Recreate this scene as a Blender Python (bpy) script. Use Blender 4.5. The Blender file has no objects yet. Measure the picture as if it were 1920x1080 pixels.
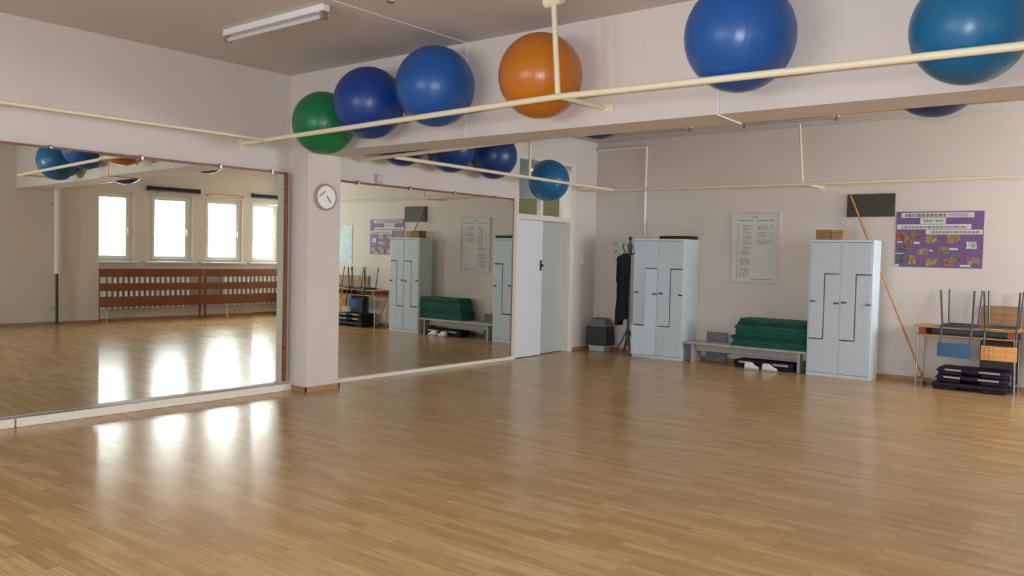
import bpy, bmesh, math, random
from mathutils import Vector, Matrix, Euler
random.seed(7)
scene = bpy.context.scene
col = scene.collection
PI = math.pi

# ------------------------------------------------------------------ camera
cam_d = bpy.data.cameras.new('camera'); cam = bpy.data.objects.new('camera', cam_d); col.objects.link(cam)
CR = Vector((0.78283172, 0.62185097, 0.02181449)); CU = Vector((-0.04118752, 0.01680467, 0.99901011)); CF = Vector((-0.62086882, 0.78295528, -0.03876773))
m = Matrix((CR, CU, -CF)).transposed().to_4x4(); m.translation = (7.602, -5.648, 1.52)
cam.matrix_world = m
cam_d.sensor_width = 36; cam_d.lens = 1567.9 / 1920 * 36; cam_d.clip_end = 60
scene.camera = cam

# ------------------------------------------------------------------ world, light, exposure
w = bpy.data.worlds.new('sky'); scene.world = w; w.use_nodes = True
w.node_tree.nodes['Background'].inputs[0].default_value = (.80, .90, 1, 1)
w.node_tree.nodes['Background'].inputs[1].default_value = 2.4
scene.view_settings.view_transform = 'Standard'; scene.view_settings.look = 'None'
scene.view_settings.gamma = 1; scene.view_settings.use_curve_mapping = False
scene.view_settings.exposure = 0.0
scene.cycles.use_denoising = True
scene.cycles.max_bounces = 14; scene.cycles.diffuse_bounces = 6; scene.cycles.glossy_bounces = 6; scene.cycles.transparent_max_bounces = 12
scene.cycles.sample_clamp_indirect = 12; scene.cycles.blur_glossy = 0.5

H, ZB, L, W = 3.414, 2.567, 6.154, 9.8      # ceiling, beam underside, back wall, right wall
YF = -8.2                                  # wall behind the photographer
WIN = [1.97, 3.24, 4.45, 5.64, -2.9, -4.2, -5.5, -6.8]  # last four are out of view, added as a light source
WW, WZ0, WZ1 = .96, 1.23, 2.65

def area(name, loc, rot, sx, sy, power, color):
    l = bpy.data.lights.new(name, 'AREA'); l.shape = 'RECTANGLE'; l.size = sx; l.size_y = sy; l.energy = power; l.color = color
    o = bpy.data.objects.new(name, l); o.location = loc; o.rotation_euler = rot; col.objects.link(o); return o
for i, c in enumerate(WIN):                # overcast daylight standing outside each window
    area('window_daylight', (W + .68, c, 2.08), (0, PI / 2 - (.12, .08, -.02, -.05, .4, .4, .4, .4)[i], 0), 1.6, 1.3, (80, 105, 310, 360, 6, 6, 6, 6)[i], (.93, .97, 1))
FILLWIN = [2.0, 3.4, 4.8]                      # unseen windows added behind the photographer for light from the front
for c in FILLWIN:
    area('window_daylight', (c, YF - .68, 2.08), (PI / 2 - .42, 0, 0), 1.3, 1.6, 110, (.95, .98, 1))
fl = bpy.data.lights.new('camera_flash', 'AREA'); fl.shape = 'DISK'; fl.size = .07; fl.energy = 172; fl.color = (.86, .91, 1)
fo = bpy.data.objects.new('camera_flash', fl); col.objects.link(fo)
fm = m.copy(); fm.translation = Vector((7.602, -5.648, 1.52)) + CU * .09 + CF * .03; fo.matrix_world = fm

area('corridor_fill_light', (-1.0, 4.7, 3.38), (0, 0, 0), .8, .3, 26, (1, .97, .9))   # unseen lamp added to brighten the corridor behind the door

# ------------------------------------------------------------------ materials
def mat(name, rgb, rough=.6, metal=0, spec=.5, bump=0, bscale=40, var=0, vscale=3, coat=0):
    mt = bpy.data.materials.new(name); mt.use_nodes = True; nt = mt.node_tree; b = nt.nodes['Principled BSDF']
    b.inputs['Base Color'].default_value = (*rgb, 1); b.inputs['Roughness'].default_value = rough
    b.inputs['Metallic'].default_value = metal; b.inputs['Specular IOR Level'].default_value = spec
    b.inputs['Coat Weight'].default_value = coat
    tc = nt.nodes.new('ShaderNodeTexCoord')
    if bump:
        n = nt.nodes.new('ShaderNodeTexNoise'); n.inputs['Scale'].default_value = bscale; n.inputs['Detail'].default_value = 4
        bp = nt.nodes.new('ShaderNodeBump'); bp.inputs['Strength'].default_value = bump; bp.inputs['Distance'].default_value = .01
        nt.links.new(tc.outputs['Object'], n.inputs['Vector']); nt.links.new(n.outputs['Fac'], bp.inputs['Height']); nt.links.new(bp.outputs['Normal'], b.inputs['Normal'])
    if var:
        n = nt.nodes.new('ShaderNodeTexNoise'); n.inputs['Scale'].default_value = vscale; n.inputs['Detail'].default_value = 3
        r = nt.nodes.new('ShaderNodeValToRGB')
        r.color_ramp.elements[0].position = .3; r.color_ramp.elements[1].position = .7
        r.color_ramp.elements[0].color = (*[max(0, c * (1 - var)) for c in rgb], 1); r.color_ramp.elements[1].color = (*[min(1, c * (1 + var)) for c in rgb], 1)
        nt.links.new(tc.outputs['Object'], n.inputs['Vector']); nt.links.new(n.outputs['Fac'], r.inputs['Fac']); nt.links.new(r.outputs['Color'], b.inputs['Base Color'])
    return mt

def wood(name, c1, c2, rough=.45, scale=(1, 14, 14)):
    mt = bpy.data.materials.new(name); mt.use_nodes = True; nt = mt.node_tree; b = nt.nodes['Principled BSDF']
    b.inputs['Roughness'].default_value = rough
    tc = nt.nodes.new('ShaderNodeTexCoord'); mp = nt.nodes.new('ShaderNodeMapping'); mp.inputs['Scale'].default_value = scale
    n = nt.nodes.new('ShaderNodeTexNoise'); n.inputs['Scale'].default_value = 3; n.inputs['Detail'].default_value = 5
    r = nt.nodes.new('ShaderNodeValToRGB'); r.color_ramp.elements[0].position = .35; r.color_ramp.elements[1].position = .65
    r.color_ramp.elements[0].color = (*c1, 1); r.color_ramp.elements[1].color = (*c2, 1)
    nt.links.new(tc.outputs['Object'], mp.inputs['Vector']); nt.links.new(mp.outputs['Vector'], n.inputs['Vector'])
    nt.links.new(n.outputs['Fac'], r.inputs['Fac']); nt.links.new(r.outputs['Color'], b.inputs['Base Color'])
    return mt

def floor_mat():
    mt = bpy.data.materials.new('laminate_floor'); mt.use_nodes = True; nt = mt.node_tree; b = nt.nodes['Principled BSDF']
    N = nt.nodes.new; K = nt.links.new
    tc = N('ShaderNodeTexCoord')
    br = N('ShaderNodeTexBrick'); br.offset = .37; br.offset_frequency = 2
    br.inputs['Scale'].default_value = 1; br.inputs['Brick Width'].default_value = .46; br.inputs['Row Height'].default_value = .066
    br.inputs['Mortar Size'].default_value = .0012; br.inputs['Mortar Smooth'].default_value = .3; br.inputs['Bias'].default_value = -.1
    br.inputs['Color1'].default_value = (.445, .262, .104, 1); br.inputs['Color2'].default_value = (.585, .385, .170, 1); br.inputs['Mortar'].default_value = (.30, .155, .06, 1)
    K(tc.outputs['Object'], br.inputs['Vector'])
    mp = N('ShaderNodeMapping'); mp.inputs['Scale'].default_value = (1.6, 34, 1); K(tc.outputs['Object'], mp.inputs['Vector'])
    n = N('ShaderNodeTexNoise'); n.inputs['Scale'].default_value = 1.6; n.inputs['Detail'].default_value = 5; n.inputs['Roughness'].default_value = .6
    K(mp.outputs['Vector'], n.inputs['Vector'])
    r = N('ShaderNodeValToRGB'); r.color_ramp.elements[0].position = .3; r.color_ramp.elements[1].position = .72
    r.color_ramp.elements[0].color = (.74, .70, .64, 1); r.color_ramp.elements[1].color = (1.12, 1.12, 1.12, 1); K(n.outputs['Fac'], r.inputs['Fac'])
    mx = N('ShaderNodeMixRGB'); mx.blend_type = 'MULTIPLY'; mx.inputs[0].default_value = 1
    K(br.outputs['Color'], mx.inputs[1]); K(r.outputs['Color'], mx.inputs[2]); K(mx.outputs[0], b.inputs['Base Color'])
    b.inputs['Specular IOR Level'].default_value = .32
    n2 = N('ShaderNodeTexNoise'); n2.inputs['Scale'].default_value = 1.3; n2.inputs['Detail'].default_value = 4; K(tc.outputs['Object'], n2.inputs['Vector'])
    mr = N('ShaderNodeMapRange'); mr.inputs['To Min'].default_value = .17; mr.inputs['To Max'].default_value = .27; K(n2.outputs['Fac'], mr.inputs['Value']); K(mr.outputs[0], b.inputs['Roughness'])
    bp = N('ShaderNodeBump'); bp.inputs['Strength'].default_value = .12; bp.inputs['Distance'].default_value = .002
    K(n.outputs['Fac'], bp.inputs['Height']); K(bp.outputs['Normal'], b.inputs['Normal'])
    return mt

M = dict(
    wall=mat('pinkish_wall_paint', (.66, .605, .555), .75, bump=.12, bscale=60, var=.03, vscale=1.2),
    ceil=mat('ceiling_paint', (.60, .56, .53), .85, bump=.1, bscale=30, var=.03, vscale=1),
    floor=floor_mat(),
    mirror=mat('mirror_glass', (.74, .765, .69), 0.0, 1),
    brown=wood('brown_frame_wood', (.16, .052, .02), (.30, .11, .045)),
    cream=wood('cream_ledge_wood', (.76, .70, .58), (.84, .79, .68), .35),
    oakbase=wood('oak_skirting', (.30, .15, .06), (.44, .25, .11)),
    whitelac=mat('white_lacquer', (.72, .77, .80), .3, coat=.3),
    greylac=mat('grey_and_shade_lacquer', (.50, .52, .51), .35),  # plain grey parts; on the right door leaf it stands in for shade
    rail=mat('cream_painted_steel', (.80, .72, .52), .35),
    steel=mat('steel', (.45, .45, .44), .35, .9),
    darksteel=mat('dark_grey_steel', (.085, .10, .105), .4, .5),
    locker=mat('locker_grey_steel', (.53, .61, .68), .38, .0),
    lockerl=mat('locker_side_steel', (.60, .70, .74), .4),
    black=mat('black', (.012, .012, .014), .6),
    cloth=mat('black_cloth', (.006, .007, .011), .95, bump=.4, bscale=60),
    yellow=mat('yellow_plastic', (.62, .58, .05), .5),
    vent=mat('vent_dark', (.050, .042, .034), .6),
    white=mat('white_plastic', (.80, .80, .78), .35),
    paper=mat('white_paper', (.60, .60, .58), .6),
    board=mat('notice_board_white', (.58, .60, .57), .35),
    ink=mat('grey_ink', (.22, .22, .22), .7),
    cardboard=wood('brown_cardboard', (.24, .135, .05), (.34, .21, .09), .8),
    ply=wood('plywood', (.30, .165, .07), (.40, .24, .11), .5),
    orangewood=wood('orange_ply_seat', (.62, .27, .06), (.74, .36, .10), .28),
    tabletop=wood('beech_table_top', (.42, .24, .10), (.56, .35, .17), .4),
    stick=wood('stick_wood', (.42, .17, .05), (.56, .26, .09), .5, (14, 14, 1)),
    radwood=wood('radiator_guard_wood', (.15, .042, .012), (.26, .075, .022), .4),
    radiator=mat('radiator_enamel', (.80, .82, .80), .4),
    pvc=mat('white_window_plastic', (.74, .73, .66), .3),
    navy=mat('navy_blind_fabric', (.012, .018, .035), .8),
    chairblue=mat('blue_chair_ply', (.03, .115, .27), .35),
    step=mat('purple_black_plastic', (.012, .007, .024), .5, spec=.25),
    grip=mat('light_grey_rubber', (.36, .35, .36), .6),
    greybox=mat('grey_panel_board', (.17, .18, .19), .6),
    bench=mat('grey_bench_wood', (.40, .385, .36), .5, var=.1, vscale=8),
    purple=mat('purple_poster_paper', (.165, .09, .235), .6),
    conduit=mat('white_conduit', (.80, .76, .74), .5),
    greybin=mat('grey_bin_lid', (.15, .16, .17), .35), darkbin=mat('dark_bin_body', (.025, .028, .03), .4),
    corridor=mat('corridor_wall', (.30, .32, .33), .8), olive=mat('corridor_olive', (.20, .19, .09), .8),
    map=mat('map_paper', (.46, .62, .64), .6, var=.25, vscale=9),
)
def glass_mat():
    mt = bpy.data.materials.new('window_glass'); mt.use_nodes = True; nt = mt.node_tree; nt.nodes.clear()
    o = nt.nodes.new('ShaderNodeOutputMaterial'); mx = nt.nodes.new('ShaderNodeMixShader'); t = nt.nodes.new('ShaderNodeBsdfTransparent'); g = nt.nodes.new('ShaderNodeBsdfGlossy')
    g.inputs['Roughness'].default_value = .02
    mx.inputs[0].default_value = .06; nt.links.new(t.outputs[0], mx.inputs[1]); nt.links.new(g.outputs[0], mx.inputs[2]); nt.links.new(mx.outputs[0], o.inputs[0]); return mt
M['glass'] = glass_mat()

# ------------------------------------------------------------------ mesh helpers
class MB:
    def __init__(s): s.bm = bmesh.new()
    def box(s, lo, hi, rot=None, piv=None):
        c = [(lo[i] + hi[i]) / 2 for i in range(3)]; d = [abs(hi[i] - lo[i]) for i in range(3)]
        mt = Matrix.Translation(c) @ Matrix.Diagonal((*d, 1))
        if rot is not None:
            p = Vector(piv if piv is not None else c); mt = Matrix.Translation(p) @ rot.to_matrix().to_4x4() @ Matrix.Translation(-p) @ mt
        bmesh.ops.create_cube(s.bm, size=1, matrix=mt); return s
    def cyl(s, a, b, r, r2=None, n=16, caps=True):
        a, b = Vector(a), Vector(b); d = b - a
        mt = Matrix.Translation((a + b) / 2) @ d.to_track_quat('Z', 'Y').to_matrix().to_4x4()
        bmesh.ops.create_cone(s.bm, cap_ends=caps, segments=n, radius1=r, radius2=r if r2 is None else r2, depth=d.length, matrix=mt); return s
    def tube(s, pts, r, n=12):
        for i in range(len(pts) - 1):
            s.cyl(pts[i], pts[i + 1], r, n=n)
            if i: s.ball(pts[i], r * 1.0, 8)
        return s
    def ball(s, c, r, n=24, sc=(1, 1, 1)):
        bmesh.ops.create_uvsphere(s.bm, u_segments=n * 2, v_segments=n, radius=r, matrix=Matrix.Translation(c) @ Matrix.Diagonal((*sc, 1))); return s
    def prism(s, pts, axis, lo, hi):
        """polygon pts in the two other axes, extruded along axis"""
        def P(p, v):
            q = list(p); q.insert(axis, v); return q
        A = [s.bm.verts.new(P(p, lo)) for p in pts]; B = [s.bm.verts.new(P(p, hi)) for p in pts]
        s.bm.faces.new(A); s.bm.faces.new(B[::-1]); n = len(pts)
        for i in range(n): s.bm.faces.new((A[i], B[i], B[(i + 1) % n], A[(i + 1) % n]))
        return s
    def lathe(s, prof, c, n=32, sx=1, sy=1):
        rings = []
        for r, z in prof: rings.append([s.bm.verts.new((c[0] + sx * r * math.cos(2 * PI * k / n), c[1] + sy * r * math.sin(2 * PI * k / n), c[2] + z)) for k in range(n)])
        for a, b in zip(rings, rings[1:]):
            for k in range(n): s.bm.faces.new((a[k], a[(k + 1) % n], b[(k + 1) % n], b[k]))
        s.bm.faces.new(rings[0][::-1]); s.bm.faces.new(rings[-1]); return s
    def build(s, name, material, parent=None, bevel=0, smooth=False, org=None):
        bmesh.ops.recalc_face_normals(s.bm, faces=s.bm.faces)
        me = bpy.data.meshes.new(name)
        if parent is not None: s.bm.transform(Matrix.Translation(-Vector(parent.get('o0', (0, 0, 0)))))
        elif org is not None: s.bm.transform(Matrix.Translation(-Vector(org)))
        s.bm.to_mesh(me); s.bm.free(); me.materials.append(material)
        if smooth:
            me.shade_smooth(); me.set_sharp_from_angle(angle=math.radians(40))
        o = bpy.data.objects.new(name, me); col.objects.link(o)
        if parent is not None: o.parent = parent; o['_w'] = 0; del o['_w']
        elif org is not None: o.location = org
        if parent is not None and parent.get('o0') is not None: o['o0'] = parent['o0']
        if bevel:
            bv = o.modifiers.new('bevel', 'BEVEL'); bv.width = bevel; bv.segments = 2; bv.limit_method = 'ANGLE'
        return o

def tag(o, label=None, cat=None, group=None, kind=None):
    if label: o['label'] = label
    if cat: o['category'] = cat
    if group: o['group'] = group
    if kind: o['kind'] = kind
    return o
def thing(name, loc, label=None, cat=None, group=None, kind=None):
    o = bpy.data.objects.new(name, None); col.objects.link(o); o.location = loc; o.empty_display_size = .1
    o['o0'] = tuple(loc)
    return tag(o, label, cat, group, kind)
def copy_tree(o, parent=None):
    c = o.copy(); col.objects.link(c)
    if parent is not None: c.parent = parent
    for ch in [x for x in col.objects if x.parent == o]: copy_tree(ch, c)
    return c
def E3(x=0, y=0, z=0): return Euler((math.radians(x), math.radians(y), math.radians(z)))

# ================================================================== SETTING
tag(MB().box((-1.9, YF, -.1), (W + .3, L + .3, 0)).build('floor', M['floor']), 'light oak laminate floor running along the room', 'floor', kind='structure')
tag(MB().box((-1.9, YF, H), (W + .3, L + .3, H + .1)).build('ceiling', M['ceil']), 'plain matt ceiling', 'ceiling', kind='structure')
# left wall with the doorway
DY0, DY1, DZ, DT = 4.0, 5.44, 2.09, 3.0
wl = MB().box((-.25, YF, 0), (0, DY0, H)).box((-.25, DY1, 0), (0, L + .3, H)).box((-.25, DY0, DT), (0, DY1, H))
tag(wl.build('wall_left', M['wall']), 'pinkish wall carrying the mirrors', 'wall', kind='structure')
tag(MB().box((-.25, L, 0), (W + .3, L + .3, H)).build('wall_back', M['wall']), 'pinkish back wall behind the lockers', 'wall', kind='structure')
wf = MB().box((-.25, YF - .3, 0), (W + .3, YF, WZ0)).box((-.25, YF - .3, WZ1), (W + .3, YF, H)); ed = -.25
for c in FILLWIN:
    wf.box((ed, YF - .3, WZ0), (c - WW / 2, YF, WZ1)); ed = c + WW / 2
wf.box((ed, YF - .3, WZ0), (W + .3, YF, WZ1))
tag(wf.build('wall_front', M['wall']), 'wall behind the photographer', 'wall', kind='structure')
wr = MB().box((W, YF, 0), (W + .3, L, WZ0)).box((W, YF, WZ1), (W + .3, L, H))
ed = YF
for c in sorted(WIN):
    wr.box((W, ed, WZ0), (W + .3, c - WW / 2, WZ1)); ed = c + WW / 2
wr.box((W, ed, WZ0), (W + .3, L, WZ1))
tag(wr.build('wall_right', M['wall']), 'window wall seen in the mirror', 'wall', kind='structure')
tag(MB().box((0, 0, ZB), (W, .44, H)).build('trim_1', M['wall']), 'deep ceiling beam crossing the room in front of the lockers bay', 'beam', kind='structure')
tag(MB().box((0, 0, 0), (.32, .44, ZB)).build('trim_2', M['wall']), 'pier under the beam between the two mirrors', 'pier', kind='structure')
# skirtings
tag(MB().box((0, -.014, 0), (.334, 0, .055)).box((.32, -.014, 0), (.334, .454, .055)).box((0, .44, 0), (.334, .454, .055)).build('baseboard_pier', M['oakbase']), kind='structure')
tag(MB().box((0, L - .014, 0), (W, L, .055)).build('baseboard_back', M['oakbase']), kind='structure')
tag(MB().box((0, DY1 + .06, 0), (.014, L - .014, .055)).build('baseboard_left', M['oakbase']), kind='structure')
tag(MB().box((W - .014, YF, 0), (W, L - .014, .055)).build('baseboard_right', M['oakbase']), kind='structure')
# corridor behind the doorway
tag(MB().box((-1.9, 3.3, 0), (-1.8, L, 2.36)).box((-1.8, L, 0), (-.25, L + .1, 2.53)).build('wall_corridor', M['olive']), kind='structure')
tag(MB().box((-1.9, 3.3, 2.36), (-1.8, L, H)).box((-1.8, 3.2, 0), (-.25, 3.3, H)).box((-1.8, L, 2.53), (-.25, L + .1, H)).build('wall_corridor_upper', M['corridor']), kind='structure')

# windows
for i, c in enumerate(WIN):
    wd = thing('window_%d' % (i + 1), (W, c, WZ0), kind='structure')
    y0, y1, x0 = c - WW / 2, c + WW / 2, W + .07
    MB().box((x0, y0, WZ0), (x0 + .08, y0 + .085, WZ1)).box((x0, y1 - .085, WZ0), (x0 + .08, y1, WZ1)).box((x0, y0 + .085, WZ0), (x0 + .08, y1 - .085, WZ0 + .05)).box((x0, y0 + .085, WZ1 - .05), (x0 + .08, y1 - .085, WZ1)).build('window_frame', M['pvc'], wd, .006)
    a0, a1, b0, b1, xs = y0 + .075, y1 - .075, WZ0 + .04, WZ1 - .04, x0 - .018
    s = MB().box((xs, a0, b0), (xs + .06, a0 + .075, b1)).box((xs, a1 - .075, b0), (xs + .06, a1, b1)).box((xs, a0 + .075, b0), (xs + .06, a1 - .075, b0 + .075)).box((xs, a0 + .075, b1 - .075), (xs + .06, a1 - .075, b1)).build('sash', M['pvc'], wd, .008)
    MB().box((xs + .03, a0 + .07, b0 + .07), (xs + .036, a1 - .07, b1 - .07)).build('pane', M['glass'], s)
    MB().box((xs - .02, a1 - .05, 1.87), (xs, a1 - .02, 1.94)).box((xs - .035, a1 - .045, 1.79), (xs - .02, a1 - .025, 1.925)).build('handle', M['white'], wd, .004)
    MB().box((W - .09, y0 - .06, WZ0 - .035), (W + .07, y1 + .06, WZ0)).build('window_sill', M['radiator'], wd, .008)

for i, c in enumerate(FILLWIN):  # added windows, never in view, letting in the front light
    wd = thing('window_%d' % (i + 9), (c, YF, WZ0), kind='structure')
    x0, x1, y0 = c - WW / 2, c + WW / 2, YF - .15
    MB().box((x0, y0, WZ0), (x0 + .085, y0 + .08, WZ1)).box((x1 - .085, y0, WZ0), (x1, y0 + .08, WZ1)).box((x0 + .085, y0, WZ0), (x1 - .085, y0 + .08, WZ0 + .06)).box((x0 + .085, y0, WZ1 - .06), (x1 - .085, y0 + .08, WZ1)).build('window_frame', M['pvc'], wd, .006)
    MB().box((x0 + .08, y0 + .03, WZ0 + .05), (x1 - .08, y0 + .036, WZ1 - .05)).build('pane', M['glass'], wd)
    MB().box((x0 - .06, YF - .07, WZ0 - .035), (x1 + .06, YF + .09, WZ0)).build('window_sill', M['radiator'], wd, .008)

# double door with transom
dr = thing('door_1', (0, (DY0 + DY1) / 2, 0), kind='structure')
f = MB()
f.box((-.16, DY0, 0), (.012, DY0 + .05, DT)).box((-.16, DY1 - .05, 0), (.012, DY1, DT)).box((-.16, DY0 + .05, DT - .05), (.012, DY1 - .05, DT)).box((-.16, DY0 + .05, DZ - .03), (.012, DY1 - .05, DZ + .05)).box((-.1, 4.63, DZ + .05), (-.02, 4.69, DT - .05))
f.box((0, DY1, 0), (.02, DY1 + .06, DT + .02)).build('door_frame', M['pvc'], dr, .004)
MB().box((-.045, DY0 + .05, DZ + .05), (-.04, 4.63, DT - .05)).build('transom_pane', M['glass'], dr)
MB().box((-.045, 4.69, DZ + .05), (-.04, DY1 - .05, DT - .05)).build('transom_pane', M['glass'], dr)
lf = MB().box((-.035, DY0 + .05, .01), (.008, 4.66, DZ - .035)).build('door_leaf', M['whitelac'], dr, .004); lf['label'] = 'white closed left leaf'
MB().box((.008, 4.60, 1.30), (.018, 4.635, 1.46)).cyl((.018, 4.618, 1.38), (.05, 4.618, 1.38), .02).build('handle', M['black'], lf)
rl = MB().box((-.15, 4.675, .01), (-.11, DY1 - .055, DZ - .035), E3(0, 0, 4), (-.13, DY1 - .055, 1)).build('door_leaf', M['greylac'], dr, .004); rl['label'] = 'right leaf coloured grey for shade, standing slightly ajar'  # grey puts the shade of the recess into the leaf's colour

# ================================================================== MIRRORS
def rotz_panel(y0, y1, z0, z1, x0, deg):
    """mirror panel from y0 to y1 hinged at y0"""
    return MB().box((x0 - .006, y0, z0), (x0, y1, z1), E3(0, 0, -deg), (x0, y0, 1.2))
def mirror(name, y0, y1, z0, z1, panels, clips, label, fx, left_frame):
    t = thing(name, (0, (y0 + y1) / 2, z0), label, 'mirror')
    for (a, b, x0, deg) in panels: rotz_panel(a, b, z0, z1, x0, deg).build('mirror_panel', M['mirror'], t)
    fr = MB().box((0.001, y0, z1), (fx, y1 + .022, z1 + .022)).box((0.001, y1, z0), (fx, y1 + .022, z1))
    if left_frame: fr.box((0.001, y0 - .022, z0), (fx, y0, z1 + .022))
    fr.build('frame', M['brown'], t, .003)
    for cy in clips:
        MB().box((.001, cy - .011, z1 + .022), (fx + .012, cy + .011, z1 + .034)).box((fx, cy - .011, z1 - .012), (fx + .012, cy + .011, z1 + .034)).build('clip', M['steel'], t, .002)
    return t
mirror('wall_mirror', -4.4, -.09, .10, 2.34, [(-4.4, -2.11, .012, 2.5), (-2.11, -.50, .012, 2.0), (-.50, -.095, .03, 1.6)],
       (-4.1, -3.3, -2.5, -1.70, -.888, -.275), 'wide wall mirror reflecting the windows, left of the pier', .07, True)
mirror('wall_mirror', .46, 3.885, .05, 2.325, [(.46, 3.885, .012, .35)], (.944, 1.80, 2.634, 3.48), 'wall mirror reflecting the grey lockers, between the pier and the door', .036, False)
tag(MB().box((.001, -2.78, 0), (.10, -.016, .075)).build('mirror_ledge', M['cream'], None, .006, org=None), 'long cream wooden ledge under the mirror left of the pier', 'ledge')
tag(MB().box((.001, -4.6, 0), (.10, -2.795, .075)).build('mirror_ledge', M['cream'], None, .006), 'short end of cream ledge at the far left edge of the picture', 'ledge')
tag(MB().box((.001, .456, 0), (.06, 3.95, .045)).build('mirror_ledge', M['cream'], None, .005), 'thin cream ledge under the mirror between the pier and the door', 'ledge')

# ================================================================== RAILS AND BALLS
XB1, ZR = -.60, 2.66
t = thing('ball_rail', (3.97, XB1, ZR), 'cream tube rail hung in front of the beam carrying the row of big balls', 'rail')
def zr(x): return 2.615 + min(x, 4) / 4 * .08 - max(0, x - 4) * .012
MB().tube([(0.01, XB1, zr(0)), (.5, XB1, zr(.5)), (3.97, XB1, zr(3.97)), (7.6, XB1, zr(7.5))], .024).build('bar', M['rail'], t, smooth=True)
MB().tube([(.42, XB1, zr(.45)), (.33, -3.0, 2.635), (.33, -6.5, 2.635)], .017).build('side_bar', M['rail'], t, smooth=True)
MB().cyl((3.99, XB1, zr(4) + .02), (3.93, XB1, H), .021).build('hanger_rod', M['rail'], t, smooth=True)
MB().cyl((3.86, XB1, H - .015), (4.0, XB1, H - .0), .045).build('ceiling_plate', M['rail'], t)
MB().cyl((4.0, XB1, zr(4)), (4.02, -.02, zr(4)), .019).box((3.99, -.02, zr(4) - .03), (4.11, 0, zr(4) + .03)).build('bracket', M['rail'], t)
MB().cyl((0, XB1, zr(0)), (.012, XB1, zr(0)), .045).build('flange', M['rail'], t)
MB().cyl((7.45, XB1, zr(8)), (7.45, -.0, zr(8)), .019).build('bracket', M['rail'], t)
for yy in (-3.0, -5.6): MB().cyl((.33, yy, 2.635), (0, yy, 2.635), .015).build('bracket', M['rail'], t)

BX2, YB2, Z2 = .65, .97, 2.60
t = thing('ball_rail', (BX2, 3.45, Z2), 'cream tube rail running round the lockers bay behind the beam', 'rail')
def z2(x): return 2.602 + min(x, 3) / 3 * .085
MB().tube([(.0, YB2, 2.60), (3, YB2, z2(3)), (8.6, YB2, z2(3) - .03)], .022).build('bar', M['rail'], t, smooth=True)
MB().tube([(BX2, YB2 - .02, Z2), (BX2, 5.60, 2.58)], .022).build('bar', M['rail'], t, smooth=True)
MB().tube([(0, 5.66, 2.585), (3.62, 5.62, 2.565), (W - .4, 5.60, 2.565)], .019).build('bar', M['rail'], t, smooth=True)
MB().cyl((BX2, 3.45, 2.59), (BX2, 3.45, H), .019).build('hanger_rod', M['rail'], t, smooth=True)
MB().cyl((3.62, 5.62, 2.565), (3.55, 5.62, H), .014).build('hanger_rod', M['rail'], t, smooth=True)
MB().cyl((3.66, 5.62, 2.565), (3.70, L - .01, 2.56), .015).box((3.67, L - .012, 2.53), (3.73, L, 2.59)).build('bracket', M['rail'], t)
MB().cyl((0, 5.66, 2.585), (.012, 5.66, 2.585), .04).build('flange', M['rail'], t)
MB().cyl((5, .97, z2(3) - .01), (5, .44, z2(3) - .01), .018).build('bracket', M['rail'], t)

def ball_mat(name, c, rough=.34):
    mt = mat(name, c, rough, bump=.0, var=.04, vscale=2)
    nt = mt.node_tree; b = nt.nodes['Principled BSDF']       # fine moulded rings round the ball
    tc = nt.nodes.new('ShaderNodeTexCoord'); sp = nt.nodes.new('ShaderNodeSeparateXYZ'); mu = nt.nodes.new('ShaderNodeMath'); mu.operation = 'MULTIPLY'; mu.inputs[1].default_value = 260
    si = nt.nodes.new('ShaderNodeMath'); si.operation = 'SINE'; bp = nt.nodes.new('ShaderNodeBump'); bp.inputs['Strength'].default_value = .10; bp.inputs['Distance'].default_value = .002
    nt.links.new(tc.outputs['Object'], sp.inputs[0]); nt.links.new(sp.outputs['Z'], mu.inputs[0]); nt.links.new(mu.outputs[0], si.inputs[0]); nt.links.new(si.outputs[0], bp.inputs['Height']); nt.links.new(bp.outputs[0], b.inputs['Normal'])
    return mt
BL = ball_mat('royal_blue_vinyl', (.010, .088, .33)); NB = ball_mat('deep_blue_vinyl', (.008, .045, .24)); CY = ball_mat('petrol_blue_vinyl', (.006, .12, .27)); GR = ball_mat('green_vinyl', (.006, .17, .055)); OR = ball_mat('orange_vinyl', (.50, .155, .010), .3)
NV = ball_mat('dark_blue_vinyl', (.005, .036, .16))
def exball(c, r, m_, label, group, rot):
    t = thing('exercise_ball', c, label, 'exercise ball', group)
    MB().ball(c, r, 40).build('ball_shell', m_, t, smooth=True)
    v = MB().cyl((c[0], c[1], c[2] + r - .004), (c[0], c[1], c[2] + r + .003), .012, n=14).build('valve_plug', m_, t)
    t.rotation_euler = (-1.45 + .08 * math.sin(rot[0]), .25 * rot[1] - .3, 0)      # filler plug turned to the wall
    return t
G1 = 'big exercise balls on the rail in front of the beam'
exball((.952, -.312, 2.785), .306, GR, 'green exercise ball at the left end of the beam', G1, (.6, 2.2, 0))
exball((1.637, -.335, 2.915), .330, NB, 'deep blue exercise ball just right of the green ball', G1, (1.4, .4, 1))
exball((2.499, -.348, 2.973), .344, BL, 'blue exercise ball between the deep blue and the orange ball', G1, (2.4, .1, 0))
exball((3.625, -.334, 2.937), .330, OR, 'orange exercise ball behind the vertical hanger rod', G1, (1.0, 2.0, 0))
exball((5.284, -.365, 2.999), .361, BL, 'large royal blue exercise ball right of the orange one', G1, (.2, 2.6, 0))
exball((6.632, -.317, 2.862), .314, CY, 'petrol blue exercise ball at the right edge of the picture', G1, (2.8, .5, 0))
G2 = 'exercise balls on the rail of the bay behind the beam'
exball((.315, 1.38, 2.87), .31, NV, 'dark blue ball partly hidden by the beam, leftmost above the right mirror', G2, (.5, 2.0, 0))
exball((.315, 2.23, 2.87), .31, NV, 'dark blue ball above the right mirror, middle of three', G2, (1.5, 1.0, 0))
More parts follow.
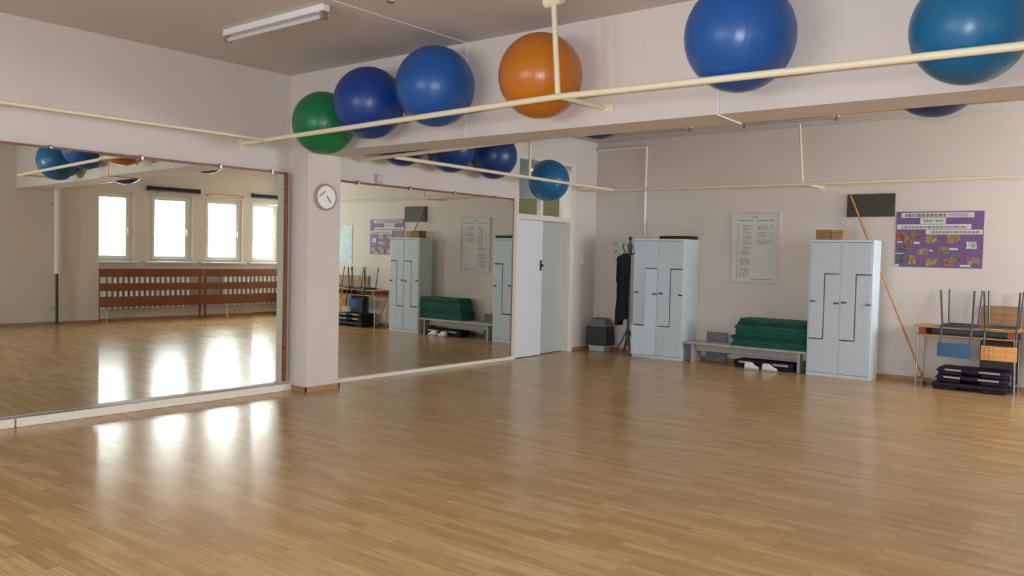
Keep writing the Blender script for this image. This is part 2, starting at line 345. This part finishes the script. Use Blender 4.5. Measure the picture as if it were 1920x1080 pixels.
exball((.318, 3.08, 2.865), .315, NV, 'dark blue ball above the right mirror, nearest the door transom', G2, (2.5, 0, 0))
exball((.312, 4.36, 2.635), .306, CY, 'petrol blue ball in front of the transom window over the door', G2, (.5, 3.0, 0))
exball((3.47, .748, 2.885), .30, NV, 'ball behind the beam showing only a thin blue sliver', G2, (.5, 3.0, 0))
exball((6.24, .765, 2.875), .325, NV, 'dark ball behind the beam at right with only its underside showing', G2, (1.5, 3.0, 0))

# ================================================================== CEILING LAMPS, CONDUITS, PIPES
def lamp(x0, x1, y, label):
    t = thing('ceiling_light', ((x0 + x1) / 2, y, H), label, 'ceiling light', 'fluorescent battens on the ceiling')
    MB().box((x0, y - .035, H - .05), (x1, y + .035, H)).build('housing', M['white'], t, .006)
    MB().prism([(y - .075, H - .066), (y - .04, H - .05), (y + .04, H - .05), (y + .075, H - .066), (y + .07, H - .07), (y, H - .055), (y - .07, H - .07)], 0, x0 + .05, x1 - .05).build('reflector', M['white'], t)
    MB().cyl((x0 + .04, y, H - .085), (x1 - .04, y, H - .085), .018).build('tube', M['paper'], t, smooth=True)
    for xx in (x0 + .01, x1 - .045): MB().box((xx, y - .028, H - .108), (xx + .035, y + .028, H - .05)).build('end_cap', M['steel'], t, .004)
lamp(1.08, 2.42, -1.48, 'fluorescent batten light on the ceiling above the left mirror')
lamp(3.10, 4.40, -1.48, 'batten light cut by the top edge of the picture')
lamp(.66, 2.20, 5.15, 'batten light behind the beam, left of two over the lockers')
lamp(2.93, 4.20, 5.2, 'batten light behind the beam, right of two over the lockers')
tag(MB().tube([(2.55, -1.7, H - .004), (2.555, -.0025, H - .004), (2.555, -.0025, ZB + .006)], .0045, 8).build('cable_conduit', M['conduit']), 'thin white cable conduit crossing the ceiling and down the beam', 'conduit')
tag(MB().tube([(4.98, -.006, ZB + .3), (4.98, -.006, ZB - .006), (4.96, .446, ZB - .006), (4.96, .446, H - .01)], .006, 8).build('cable_conduit', M['conduit']), 'thin white cable passing under the beam right of the orange ball', 'conduit')
t = thing('heating_pipe', (.935, L - .03, 0), 'white pipe down the back wall behind the left locker', 'pipe')
MB().tube([(.03, L - .03, 3.29), (.935, L - .03, 3.29), (.935, L - .03, 2.08)], .02).build('upper_pipe', M['conduit'], t, smooth=True)
MB().cyl((.935, L - .03, .056), (.935, L - .03, 2.08), .021).build('lower_pipe', M['greylac'], t, smooth=True)
t = thing('heating_pipe', (W - .12, .62, 0), 'white riser pipe on the wall, seen at the left edge of the mirror', 'pipe')
MB().cyl((W - .10, .66, .98), (W - .10, .66, H), .048).build('upper_pipe', M['conduit'], t, smooth=True)
MB().cyl((W - .10, .66, 0), (W - .10, .66, .98), .026).build('lower_pipe', M['vent'], t, smooth=True)
for zz in (.3, 2.3): MB().box((W - .10, .60, zz), (W, .66, zz + .03)).build('bracket', M['steel'], t)

# ================================================================== PIER AND LEFT WALL SMALL THINGS
t = thing('wall_clock', (.32, .223, 2.108), 'round white wall clock with a brownish rim on the pier', 'clock')
MB().cyl((.3205, .223, 2.108), (.352, .223, 2.108), .128, n=40).build('clock_face', M['white'], t, smooth=True)
bm = MB()
for k in range(40):
    a0, a1 = 2 * PI * k / 40, 2 * PI * (k + 1) / 40
    bm.cyl((.345, .223 + .132 * math.cos(a0), 2.108 + .132 * math.sin(a0)), (.345, .223 + .132 * math.cos(a1), 2.108 + .132 * math.sin(a1)), .013, n=8)
bm.build('rim', mat('clock_rim', (.42, .30, .24), .35), t, smooth=True)
MB().box((.352, .14, 2.165), (.355, .235, 2.177), E3(35, 0, 0), (.353, .223, 2.12)).build('hour_hand', M['ink'], t)
MB().box((.355, .218, 2.03), (.358, .230, 2.12), E3(40, 0, 0), (.356, .223, 2.12)).build('minute_hand', M['ink'], t)
tag(MB().box((.0, 1.24, 2.365), (.045, 1.33, 2.46)).build('junction_box', M['greylac'], None, .006), 'small square box on the wall above the right mirror', 'box')
tag(MB().box((.0, 5.72, 1.41), (.014, 5.80, 1.49)).build('light_switch', M['white'], None, .004), 'white light switch right of the door', 'switch')

# ================================================================== BACK WALL
YW = L
tag(MB().box((4.056, YW - .03, 2.145), (4.667, YW, 2.45)).build('ventilation_grille', M['vent'], None, .004), 'dark rectangular grille high on the wall left of the purple poster', 'grille')
t = thing('notice_board', (2.76, YW, 1.21), 'framed white list sheet on the wall between the two lockers', 'notice board')
MB().box((2.42, YW - .012, 1.215), (3.11, YW - .001, 2.20)).build('sheet', M['board'], t)
MB().box((2.40, YW - .02, 2.20), (3.13, YW, 2.22)).box((2.40, YW - .02, 1.195), (3.13, YW, 1.215)).box((2.40, YW - .02, 1.215), (2.42, YW, 2.20)).box((3.11, YW - .02, 1.215), (3.13, YW, 2.20)).build('frame', M['greylac'], t)
tx = MB()
def line(x0, x1, z, h=.011, y=YW - .0135):
    x = x0
    while x < x1:
        wd = random.uniform(.012, .05); tx.box((x, y, z), (min(x + wd, x1), y + .001, z + h)); x += wd + .012
line(2.70, 2.80, 2.15, .016); line(2.50, 2.72, 2.10, .016); line(2.78, 3.02, 2.10, .016)
for k in range(30):
    z = 2.03 - k * .0265
    if k % 6 != 5: line(2.58 - (.04 if k > 14 else 0), 2.58 + random.uniform(.08, .15), z)
    line(2.49, 2.515, z)
for k in range(11):
    if k % 4 != 3: line(2.80, 2.80 + random.uniform(.12, .20), 2.03 - k * .0265); line(3.0, 3.02, 2.03 - k * .0265)
line(2.72, 3.04, 1.245, .012)
tx.build('writing', M['ink'], t)
t = thing('poster', (5.2, YW, 1.49), 'purple photo collage poster with white headline strips', 'poster')
MB().box((4.69, YW - .008, 1.485), (5.71, YW - .001, 2.205)).build('sheet', M['purple'], t)
st = MB()
for (a, b, c, d) in ((4.75, 2.125, 5.60, 2.19), (4.98, 2.045, 5.28, 2.12), (4.70, 1.975, 5.57, 2.04), (5.05, 1.91, 5.70, 1.97)): st.box((a, YW - .011, b), (c, YW - .008, d))
st.build('headline_strip', M['paper'], t)
tx = MB()
line(4.80, 5.28, 2.135, .042, YW - .0125); line(5.02, 5.13, 2.07, .028, YW - .0125); line(5.16, 5.25, 2.07, .028, YW - .0125); line(4.76, 5.52, 1.99, .026, YW - .0125); line(5.12, 5.66, 1.925, .026, YW - .0125)
tx.build('small_print', M['ink'], t)
cu = bpy.data.curves.new('headline_word', 'FONT'); cu.body = 'FITNESS'; cu.size = .062; cu.extrude = .0006; cu.materials.append(M['ink'])
tmp = bpy.data.objects.new('tmp', cu); col.objects.link(tmp)
me = bpy.data.meshes.new_from_object(tmp.evaluated_get(bpy.context.evaluated_depsgraph_get())); bpy.data.objects.remove(tmp)
o = bpy.data.objects.new('headline_word', me); col.objects.link(o); o.parent = t
o.location = Vector((5.315, YW - .012, 2.136)) - Vector((5.2, YW, 1.49)); o.rotation_euler = (PI / 2, 0, 0)
ph = [(4.70, 1.84, .10, .10), (4.80, 1.79, .09, .10), (4.87, 1.84, .12, .11), (5.05, 1.80, .13, .10), (5.30, 1.80, .15, .11), (5.52, 1.73, .12, .09), (4.74, 1.69, .13, .08), (4.96, 1.645, .13, .09), (5.20, 1.66, .13, .09), (4.70, 1.52, .10, .13), (4.85, 1.52, .09, .12), (5.06, 1.50, .14, .10), (5.27, 1.51, .13, .09), (5.34, 1.57, .12, .08), (5.53, 1.53, .15, .09)]
pc = [(.35, .08, .02), (.22, .12, .06), (.14, .09, .07), (.25, .18, .05), (.24, .15, .05), (.35, .40, .32), (.13, .08, .06), (.26, .18, .12), (.16, .14, .07), (.07, .08, .08), (.30, .18, .03), (.22, .17, .07), (.30, .11, .05), (.14, .11, .08), (.22, .13, .09)]
for k, (a, b, c, d) in enumerate(ph):
    MB().box((a, YW - .0105 - k * .0001, b), (a + c, YW - .008, b + d)).build('photo', mat('photo_print', pc[k], .4, var=.75, vscale=22), t)
for (a, b, c, d) in ((4.71, 1.80, .06, .02), (4.91, 1.785, .07, .03), (5.33, 1.71, .10, .025), (5.10, 1.69, .04, .02), (5.46, 1.50, .12, .025), (4.69, 1.655, .10, .012), (4.69, 1.49, .05, .03)): MB().box((a, YW - .013, b), (a + c, YW - .008, b + d)).build('caption', M['paper'], t)

t = thing('poster', (6.62, YW, 1.25), 'pale map sheet on the back wall seen only in the right mirror', 'poster')
MB().box((6.29, YW - .006, 1.25), (6.95, YW - .001, 2.1)).build('sheet', M['map'], t)
for (x, z, n) in ((.30, 1.70, 'top sheet'), (.30, 1.565, 'middle sheet'), (.32, 1.43, 'bottom sheet')):
    t = thing('paper_notice', (x + .12, YW, z), 'small white paper notice left of the coat rack, ' + n + ' of three', 'notice')
    MB().box((x, YW - .004, z), (x + .21, YW, z + .125)).build('sheet', M['paper'], t)
    tx = MB(); tx.box((x + .08, YW - .0055, z + .05), (x + .12, YW - .004, z + .085)); tx.box((x + .03, YW - .0055, z + .02), (x + .17, YW - .004, z + .027)); tx.build('print', M['ink'], t)

# ------------------------------------------------------------------ lockers
def locker(x0, x1, label, group, ajar, dep=.5):
    y0, y1, h = L - .505, L - .505 + dep, 1.82
    t = thing('locker', ((x0 + x1) / 2, (y0 + y1) / 2, 0), label, 'locker', group)
    b = MB().box((x0, y0 + .02, .0), (x0 + .015, y1, h)).box((x1 - .015, y0 + .02, 0), (x1, y1, h)).box((x0 + .015, y0 + .02, h - .015), (x1 - .015, y1, h)).box((x0 + .015, y0 + .03, .02), (x1 - .015, y1, .06)).box((x0 + .015, y1 - .015, .06), (x1 - .015, y1, h - .015))
    b.box((x0, y0 + .002, h - .03), (x1, y0 + .02, h)).box((x0, y0 + .002, 0), (x1, y0 + .02, .045)).box((x0, y0 + .002, .045), (x0 + .018, y0 + .02, h - .03)).box((x1 - .018, y0 + .002, .045), (x1, y0 + .02, h - .03))
    xm = (x0 + x1) / 2; b.box((xm - .014, y0 + .002, .045), (xm + .014, y1 - .015, h - .03))
    b.build('carcass', M['lockerl'], t, .003)
    for k, (a, c) in enumerate(((x0 + .02, xm - .015), (xm + .015, x1 - .02))):
        mid = a + (c - a) * .5
        zA, zB = 1.37, .50
        up = [(a, zB + .006), (mid - .006, zB + .006), (mid - .006, zA + .006), (c, zA + .006), (c, h - .035), (a, h - .035)]
        lo = [(a, .05), (c, .05), (c, zA - .009), (mid + .009, zA - .009), (mid + .009, zB - .009), (a, zB - .009)]
        for poly, nm in ((up, 'up'), (lo, 'lo')):
            d = MB().prism(poly, 1, y0 - .006, y0 + .012)
            if ajar and k == 0 and nm == 'lo':
                bmesh.ops.rotate(d.bm, verts=d.bm.verts, cent=(c, y0, 0), matrix=E3(0, 0, 12).to_matrix())
            o = d.build('door', M['locker'], t, .004)
            if ajar and k == 0 and nm == 'lo': o['label'] = 'locker door standing slightly open'
            lx = (a + .03) if nm == 'up' else (c - .035)
            lz = 1.0 if nm == 'up' else .985
            off = -.02 if (ajar and k == 0 and nm == 'lo') else 0
            MB().cyl((lx, y0 - .03 + off, lz), (lx, y0 - .004, lz), .014, n=12).box((lx - .02, y0 - .008 + off, lz - .012), (lx + .05, y0 - .005, lz + .006)).build('lock', M['darksteel'], o)
    return t
locker(1.04, 1.885, 'grey metal locker with Z-shaped doors beside the coat rack, one door ajar', 'grey lockers by the back wall', True)
locker(3.738, 4.555, 'grey metal locker with Z-shaped doors and small wooden boxes on top', 'grey lockers by the back wall', False, .34)

t = thing('tray', (1.68, L - .34, 1.82), 'flat black tray on top of the left locker', 'tray')
MB().box((1.44, L - .46, 1.821), (1.90, L - .10, 1.835)).box((1.44, L - .46, 1.835), (1.90, L - .445, 1.868)).box((1.44, L - .115, 1.835), (1.90, L - .10, 1.868)).box((1.44, L - .445, 1.835), (1.455, L - .115, 1.868)).box((1.885, L - .445, 1.835), (1.90, L - .115, 1.868)).build('tray_body', M['black'], t, .004)
t['label'] = 'flat black tray on top of the left locker'
tag(MB().lathe([(.10, 0), (.13, .012), (.14, .03), (.13, .052), (.08, .058)], (1.60, L - .28, 1.8355), 28, 1.05, .9).build('yellow_disc', M['yellow'], None, smooth=True), 'yellow disc lying in the black tray on the left locker', 'disc')
for (a, b, h, lab, s) in ((3.80, 3.99, .135, 'brown wooden box on the right locker, left one of two', M['cardboard']), (4.0, 4.15, .13, 'lighter brown box on the right locker, right one of two', M['ply'])):
    t = thing('small_box', ((a + b) / 2, L - .40, 1.82), lab, 'box')
    MB().box((a, L - .47, 1.8205), (b, L - .27, 1.82 + h - .035)).build('box_body', s, t, .003)
    MB().box((a - .003, L - .473, 1.82 + h - .035), (b + .003, L - .267, 1.82 + h)).build('lid', s, t, .003)

t = thing('wooden_pole', (5.175, 5.86, 0), 'long wooden pole leaning on the back wall behind the right locker', 'pole')
MB().cyl((5.175, 5.86, .014), (4.105, L - .044, 2.43), .0125).build('shaft', M['stick'], t, smooth=True)
MB().cyl((5.178, 5.859, .0), (5.16, 5.864, .045), .016).build('end_cap', M['black'], t, smooth=True)

# ------------------------------------------------------------------ coat rack, coat, bin
cx, cy = .855, 5.83
t = thing('coat_rack', (cx, cy, 0), 'dark wooden coat stand left of the locker', 'coat rack')
MB().cyl((cx, cy, .12), (cx, cy, 1.80), .019).ball((cx, cy, 1.83), .032, 10).build('pole', M['darksteel'], t, smooth=True)
for k in range(4):
    a = k * PI / 2 + PI / 4; d = Vector((math.cos(a), math.sin(a), 0)); c0 = Vector((cx, cy, 0))
    MB().tube([c0 + Vector((0, 0, .42)), c0 + d * .10 + Vector((0, 0, .20)), c0 + d * .20 + Vector((0, 0, .055)), c0 + d * .225 + Vector((0, 0, .014))], .014).build('leg', M['darksteel'], t, smooth=True)
    MB().tube([c0 + Vector((0, 0, 1.56)), c0 + d * .07 + Vector((0, 0, 1.60)), c0 + d * .12 + Vector((0, 0, 1.70)), c0 + d * .10 + Vector((0, 0, 1.73))], .010).ball(c0 + d * .10 + Vector((0, 0, 1.735)), .014, 8).build('hook', M['darksteel'], t, smooth=True)
co = MB()
rings = []
n = 28
prof = [(1.59, .03, .03), (1.57, .055, .05), (1.50, .08, .075), (1.38, .095, .08), (1.2, .088, .08), (1.0, .082, .08), (.85, .083, .08), (.72, .088, .085), (.62, .092, .085), (.56, .09, .08)]
for i, (z, rx, ry) in enumerate(prof):
    ring = []
    for k in range(n):
        a = 2 * PI * k / n; f_ = 1 + .16 * math.sin(5 * a + i * .35) * min(1, i / 3) + .07 * math.sin(9 * a + i)
        zz = z - (.10 * (math.cos(a) < -.1) if i == len(prof) - 1 else 0)
        ring.append(co.bm.verts.new((cx - .01 - i * .004 + rx * f_ * math.cos(a), cy - .13 + ry * f_ * math.sin(a), zz)))
    rings.append(ring)
for a, b in zip(rings, rings[1:]):
    for k in range(n): co.bm.faces.new((a[k], a[(k + 1) % n], b[(k + 1) % n], b[k]))
co.bm.faces.new(rings[0]); co.bm.faces.new(rings[-1])
t = thing('coat', (cx - .01, cy - .13, 1.6), 'long black coat hanging on the coat stand', 'coat')
co.build('coat_body', M['cloth'], t, smooth=True)
sl = MB()
for sx, ln in ((-.075, 1.02), (.06, 1.12)):
    bx = cx - .01 + sx
    sl = MB(); sl.cyl((bx, cy - .15, 1.52), (bx - .008, cy - .17, ln + .12), .05, .042, 14).ball((bx, cy - .15, 1.51), .05, 10); sl.build('sleeve', M['cloth'], t, smooth=True)
t = thing('waste_bin', (.30, 5.90, 0), 'grey swing-lid waste bin in the corner by the door', 'bin')
def tap(z0, z1, a, b, a2, b2, c=(.30, 5.90)):
    m_ = MB(); v = []
    for z, p, q in ((z0, a, b), (z1, a2, b2)): v.append([m_.bm.verts.new((c[0] + sx * p, c[1] + sy * q, z)) for sx, sy in ((-1, -1), (1, -1), (1, 1), (-1, 1))])
    m_.bm.faces.new(v[0][::-1]); m_.bm.faces.new(v[1])
    for k in range(4): m_.bm.faces.new((v[0][k], v[0][(k + 1) % 4], v[1][(k + 1) % 4], v[1][k]))
    return m_
tap(0.0, .12, .14, .11, .155, .125).build('bin_base', M['greylac'], t, .01)
tap(.10, .40, .195, .15, .18, .14).build('bin_body', M['darkbin'], t, .012)
tap(.40, .53, .185, .145, .12, .09).build('lid', M['greybin'], t, .012)
MB().box((.20, 5.82, .531), (.40, 5.98, .537)).build('swing_flap', M['darkbin'], t, .003)

# ------------------------------------------------------------------ bench, mats, grey panel
t = thing('bench', (2.80, 5.83, 0), 'long low grey wooden bench between the lockers', 'bench')
MB().box((1.895, 5.66, .268), (3.73, 5.98, .303)).build('seat', M['bench'], t, .006)
MB().box((2.0, 5.80, .168), (3.70, 5.83, .268)).build('rail', M['bench'], t, .003)
for xx in (2.02, 3.60): MB().box((xx, 5.69, 0), (xx + .04, 5.95, .268)).build('leg', M['bench'], t, .004)
tag(MB().box((2.10, 6.02, .0), (2.42, 6.06, .44), E3(-3, 0, 0), (2.2, 6.06, 0)).build('grey_panel', M['greybox'], None, .006), 'grey board standing on the floor behind the left end of the bench', 'board')
gm = [(.008, .105, .085), (.010, .125, .075), (.006, .065, .075), (.010, .12, .065)]
z = .304
G3 = 'folded green exercise mats stacked on the bench'
ords = ['bottom', 'second from the bottom', 'third from the bottom', 'fourth from the bottom', 'fifth from the bottom', 'third from the top', 'second from the top', 'topmost']
for k in range(8):
    hh = .050
    x0 = 2.64 + (0.0, .03, .0, .06, .07, .05, .09, .12)[k]; y0 = 5.67 + (0, .01, .0, .015, .0, .01, .02, .015)[k]
    t = thing('exercise_mat', (x0, y0, z), 'folded green exercise mat on the bench, ' + ords[k] + ' of the stack', 'exercise mat', G3)
    mm = mat('mat_green', gm[k % 4], .7, bump=.3, bscale=25)
    for j in range(2):
        za = z + j * hh / 2 + .0008; r = hh / 4 - .0008
        pts = [(y0 + r, za)] + [(y0 + r - r * math.sin(PI * q / 6), za + r - r * math.cos(PI * q / 6)) for q in range(1, 6)] + [(y0 + r, za + 2 * r), (y0 + .36, za + 2 * r), (y0 + .36, za)]
        MB().prism(pts, 0, x0 + .008 * j, 3.72 - .006 * j).build('layer', mm, t)
    MB().prism([(y0 + .34, z + .004), (y0 + .355, z + .004), (y0 + .355, z + hh - .004), (y0 + .34, z + hh - .004)], 0, x0 + .01, 3.71).build('fold', mm, t)
    z += hh
# things under the bench
def step(x0, x1, y0, y1, z0, label, group, h=.115, grips=True):
    """aerobic step: a broad tread on two feet with grey grips"""
    t = thing('step_platform', ((x0 + x1) / 2, (y0 + y1) / 2, z0), label, 'step platform', group)
    k = h / .115
    MB().prism([(x0, z0 + .065 * k), (x0 + .03, z0 + h), (x1 - .03, z0 + h), (x1, z0 + .065 * k), (x1 - .02, z0 + .05 * k), (x0 + .02, z0 + .05 * k)], 1, y0, y1).build('tread', M['step'], t, .012)
    for a, b in ((x0 + .02, x0 + .28), (x1 - .28, x1 - .02)): MB().box((a, y0 + .03, z0), (b, y1 - .03, z0 + .06 * k)).build('foot', M['step'], t, .01)
    if grips:
      for a, b in ((x0 + .10, x0 + .28), (x1 - .30, x1 - .08)): MB().box((a, y0 - .006, z0 + .068 * k), (b, y0 + .004, z0 + .098 * k)).build('grip', M['grip'], t, .002)
    return t
step(2.68, 3.57, 5.67, 5.98, 0, 'purple-black step platform lying on the floor under the bench', 'step platforms')
for (a, b, y, lab) in ((2.92, 3.12, 5.52, 'white shoe on the floor under the bench, left one of the pair'), (3.17, 3.37, 5.53, 'white shoe on the floor under the bench, right one of the pair')):
    t = thing('shoe', ((a + b) / 2, y, 0), lab, 'shoe', 'white shoes under the bench')
    MB().prism([(a, 0), (b, 0), (b, .02), (a, .024)], 1, y, y + .085).build('sole', M['grip'], t, .004)
    MB().prism([(a, .022), (b - .005, .019), (b, .04), (b - .06, .062), (b - .11, .10), (a + .01, .105), (a - .002, .06)], 1, y + .006, y + .079).build('upper', M['white'], t, .014, smooth=False)

# ------------------------------------------------------------------ tables, chairs, steps, ply board
def table(x0, x1, label):
    y0, y1, zt = 5.71, 6.125, .76
    t = thing('table', ((x0 + x1) / 2, (y0 + y1) / 2, 0), label, 'table', 'school desks against the back wall')
    MB().box((x0, y0, zt - .022), (x1, y1, zt)).build('table_top', M['tabletop'], t, .004)
    MB().box((x0 + .03, y0 + .02, zt - .125), (x1 - .03, y1 - .02, zt - .107)).build('shelf', M['tabletop'], t, .003)
    for xx in (x0 + .05, x1 - .13): MB().box((xx, y0 + .03, zt - .107), (xx + .08, y1 - .05, zt - .022)).build('shelf_side', mat('red_brown_block', (.32, .07, .02), .5), t, .003)
    MB().box((x0 + .04, y1 - .04, zt - .107), (x1 - .04, y1 - .025, zt - .022)).build('shelf_back', M['greybox'], t)
    for xx, dx in ((x0 + .05, -.01), (x1 - .05, .01)):
        for yy in (y0 + .04, y1 - .05): MB().tube([(xx, yy, zt - .125), (xx + dx, yy, .0)], .013).build('leg', M['steel'], t, smooth=True)
        MB().cyl((xx + dx * .9, y0 + .04, .09), (xx + dx * .9, y1 - .05, .09), .011).build('stretcher', M['steel'], t, smooth=True)
table(5.05, 6.20, 'school desk with a shelf under its top, right of the wooden pole')
table(6.235, 7.38, 'school desk cut off by the right edge of the picture')

def chair(label, seatm, loc, rz, hseat=.44, back=True):
    """built upright at the origin, then turned upside down and set on the table"""
    t = thing('chair', (0, 0, 0), label, 'chair', 'school chairs upturned on the desks')
    s = MB()
    pts = [(-.19, hseat), (-.19, hseat + .012), (.15, hseat + .012), (.19, hseat + .0), (.185, hseat - .012)]
    s.prism([(-.19, hseat), (-.19, hseat + .012), (.14, hseat + .014), (.185, hseat + .002), (.182, hseat - .01), (.14, hseat)], 0, -.185, .185).build('seat', seatm, t, .004)
    fr = MB()
    for sx in (-1, 1):
        fr.tube([(sx * .165, .15, hseat - .012), (sx * .165, -.17, hseat - .012), (sx * .165, -.21, hseat + .06), (sx * .165, -.245, hseat + .37)], .011)
    fr.cyl((-.165, .15, hseat - .012), (.165, .15, hseat - .012), .011).cyl((-.165, -.17, hseat - .012), (.165, -.17, hseat - .012), .011)
    fr.build('frame', M['darksteel'], t, smooth=True)
    for sx in (-1, 1):
        MB().cyl((sx * .165, .14, hseat - .012), (sx * .185, .19, 0), .0115).build('leg', M['darksteel'], t, smooth=True)
        MB().cyl((sx * .165, -.16, hseat - .012), (sx * .185, -.21, 0), .0115).build('leg', M['darksteel'], t, smooth=True)
    b = MB(); N_ = 8
    for k in range(N_):
        a, c = -.185 + .37 * k / N_, -.185 + .37 * (k + 1) / N_
        ya = -.262 + .03 * (1 - (2 * abs((a + c) / 2) / .37) ** 2) * -1
        b.box((a, ya - .005, hseat + .20), (c + .001, ya + .007, hseat + .37))
    b.build('backrest', seatm, t)
    t.rotation_euler = (0, PI, rz)
    t.location = loc
    return t
# upright y+ is the seat front; upside down the backrest hangs over the front edge of the desk (toward -y)
ZT = .76 + .44 + .014
chair('upturned blue chair on the desk, its blue back hanging over the edge', M['chairblue'], (5.545, 5.88, ZT), -.05)
chair('upturned chair with orange plywood back on the desk at the right edge', M['orangewood'], (6.0, 5.88, ZT), .03)
chair('upturned dark chair on the second desk, seen only in the mirror', M['black'], (6.62, 5.88, ZT), .0)
chair('upturned orange chair at the far end of the second desk', M['orangewood'], (7.12, 5.88, ZT), .05)
tag(MB().box((5.72, 6.128, .765), (6.95, 6.145, 1.03)).build('plywood_board', M['ply'], None, .003), 'brown plywood board standing on the desks against the wall', 'board')
G4 = 'step platforms stacked under the desk'
step(5.29, 6.11, 5.60, 5.97, 0, 'purple-black step platform without grips, bottom one of the stack under the desk', G4, .09, False)
step(5.33, 6.10, 5.61, 5.96, .091, 'purple-black step platform with grey grips, middle one under the desk', G4, .09)
step(5.34, 6.11, 5.61, 5.98, .182, 'purple-black step platform with grey grips, topmost under the desk', G4, .09)
t = thing('cupboard', (6.4, 5.95, 0), 'dark brown low cupboard standing under the desk behind the orange chair back', 'cupboard')
MB().box((5.75, 6.0, .24), (6.14, 6.12, .60)).build('panel', M['vent'], t, .004)
for xx in (5.76, 6.10): MB().box((xx, 6.0, 0), (xx + .04, 6.12, .24)).build('side_panel', M['vent'], t)

# ================================================================== RIGHT WALL (seen in the mirror)
def guard(y0, y1, label):
    t = thing('radiator_guard', (W - .24, (y0 + y1) / 2, 0), label, 'radiator guard', 'wooden guards in front of the radiators')
    for za, zb_ in ((.91, 1.08), (.63, .78), (.30, .51)): MB().box((W - .215, y0, za), (W - .195, y1, zb_)).build('board', M['radwood'], t, .003)
    for yy in (y0 + .03, y1 - .07): MB().box((W - .194, yy, 0), (W - .17, yy + .04, 1.08)).build('post', M['radwood'], t)
def radiator(y0, y1, label):
    t = thing('radiator', (W - .12, (y0 + y1) / 2, 0), label, 'radiator', 'white radiators under the windows')
    fn = MB(); y = y0
    while y < y1: fn.box((W - .19, y, .26), (W - .06, y + .055, 1.03)); y += .11
    fn.build('fin', M['radiator'], t, .008)
    MB().cyl((W - .12, y0, .36), (W - .12, y1, .36), .02).cyl((W - .12, y0, .98), (W - .12, y1, .98), .02).cyl((W - .12, y0 + .1, 0), (W - .12, y0 + .1, .3), .014).build('pipe', M['radiator'], t, smooth=True)
guard(1.62, 3.86, 'brown wooden radiator guard under the first two windows in the mirror'); guard(3.88, 6.10, 'brown wooden radiator guard under the two farther windows in the mirror')
radiator(1.75, 3.55, 'white ribbed radiator behind the guard under the first two windows'); radiator(4.40, 5.95, 'white ribbed radiator behind the guard under the two farther windows')
guard(-4.4, -.9, 'brown wooden radiator guard in the front part of the room'); radiator(-4.2, -1.1, 'white ribbed radiator in the front part of the room')
def blind(y0, y1, z, label):
    t = thing('roller_blind', (W - .06, (y0 + y1) / 2, z), label, 'blind', 'rolled up dark blinds')
    MB().cyl((W - .06, y0, z), (W - .06, y1, z), .045, n=20).build('fabric_roll', M['navy'], t, smooth=True)
    MB().box((W - .11, y0 - .012, z - .05), (W, y0, z + .05)).box((W - .11, y1, z - .05), (W, y1 + .012, z + .05)).build('bracket', M['navy'], t)
    MB().tube([(W - .06, y0 + .2, z - .04), (W - .07, y0 + .17, z - .10)], .008).build('strap', M['navy'], t)
blind(2.72, 3.84, 2.77, 'dark rolled blind above the second window in the mirror'); blind(5.16, 6.05, 2.78, 'dark rolled blind above the farthest window in the mirror')
t = thing('curtain_rod', (W - .08, 4.5, 2.73), 'thin brown curtain rod above the third window in the mirror', 'curtain rod')
MB().cyl((W - .07, 4.02, 2.73), (W - .07, 4.92, 2.73), .013).build('rod', M['stick'], t, smooth=True)
for yy in (4.04, 4.90): MB().box((W - .08, yy - .012, 2.69), (W, yy + .012, 2.74)).build('bracket', M['stick'], t)

# drop the helper property
for o in bpy.data.objects:
    if 'o0' in o: del o['o0']
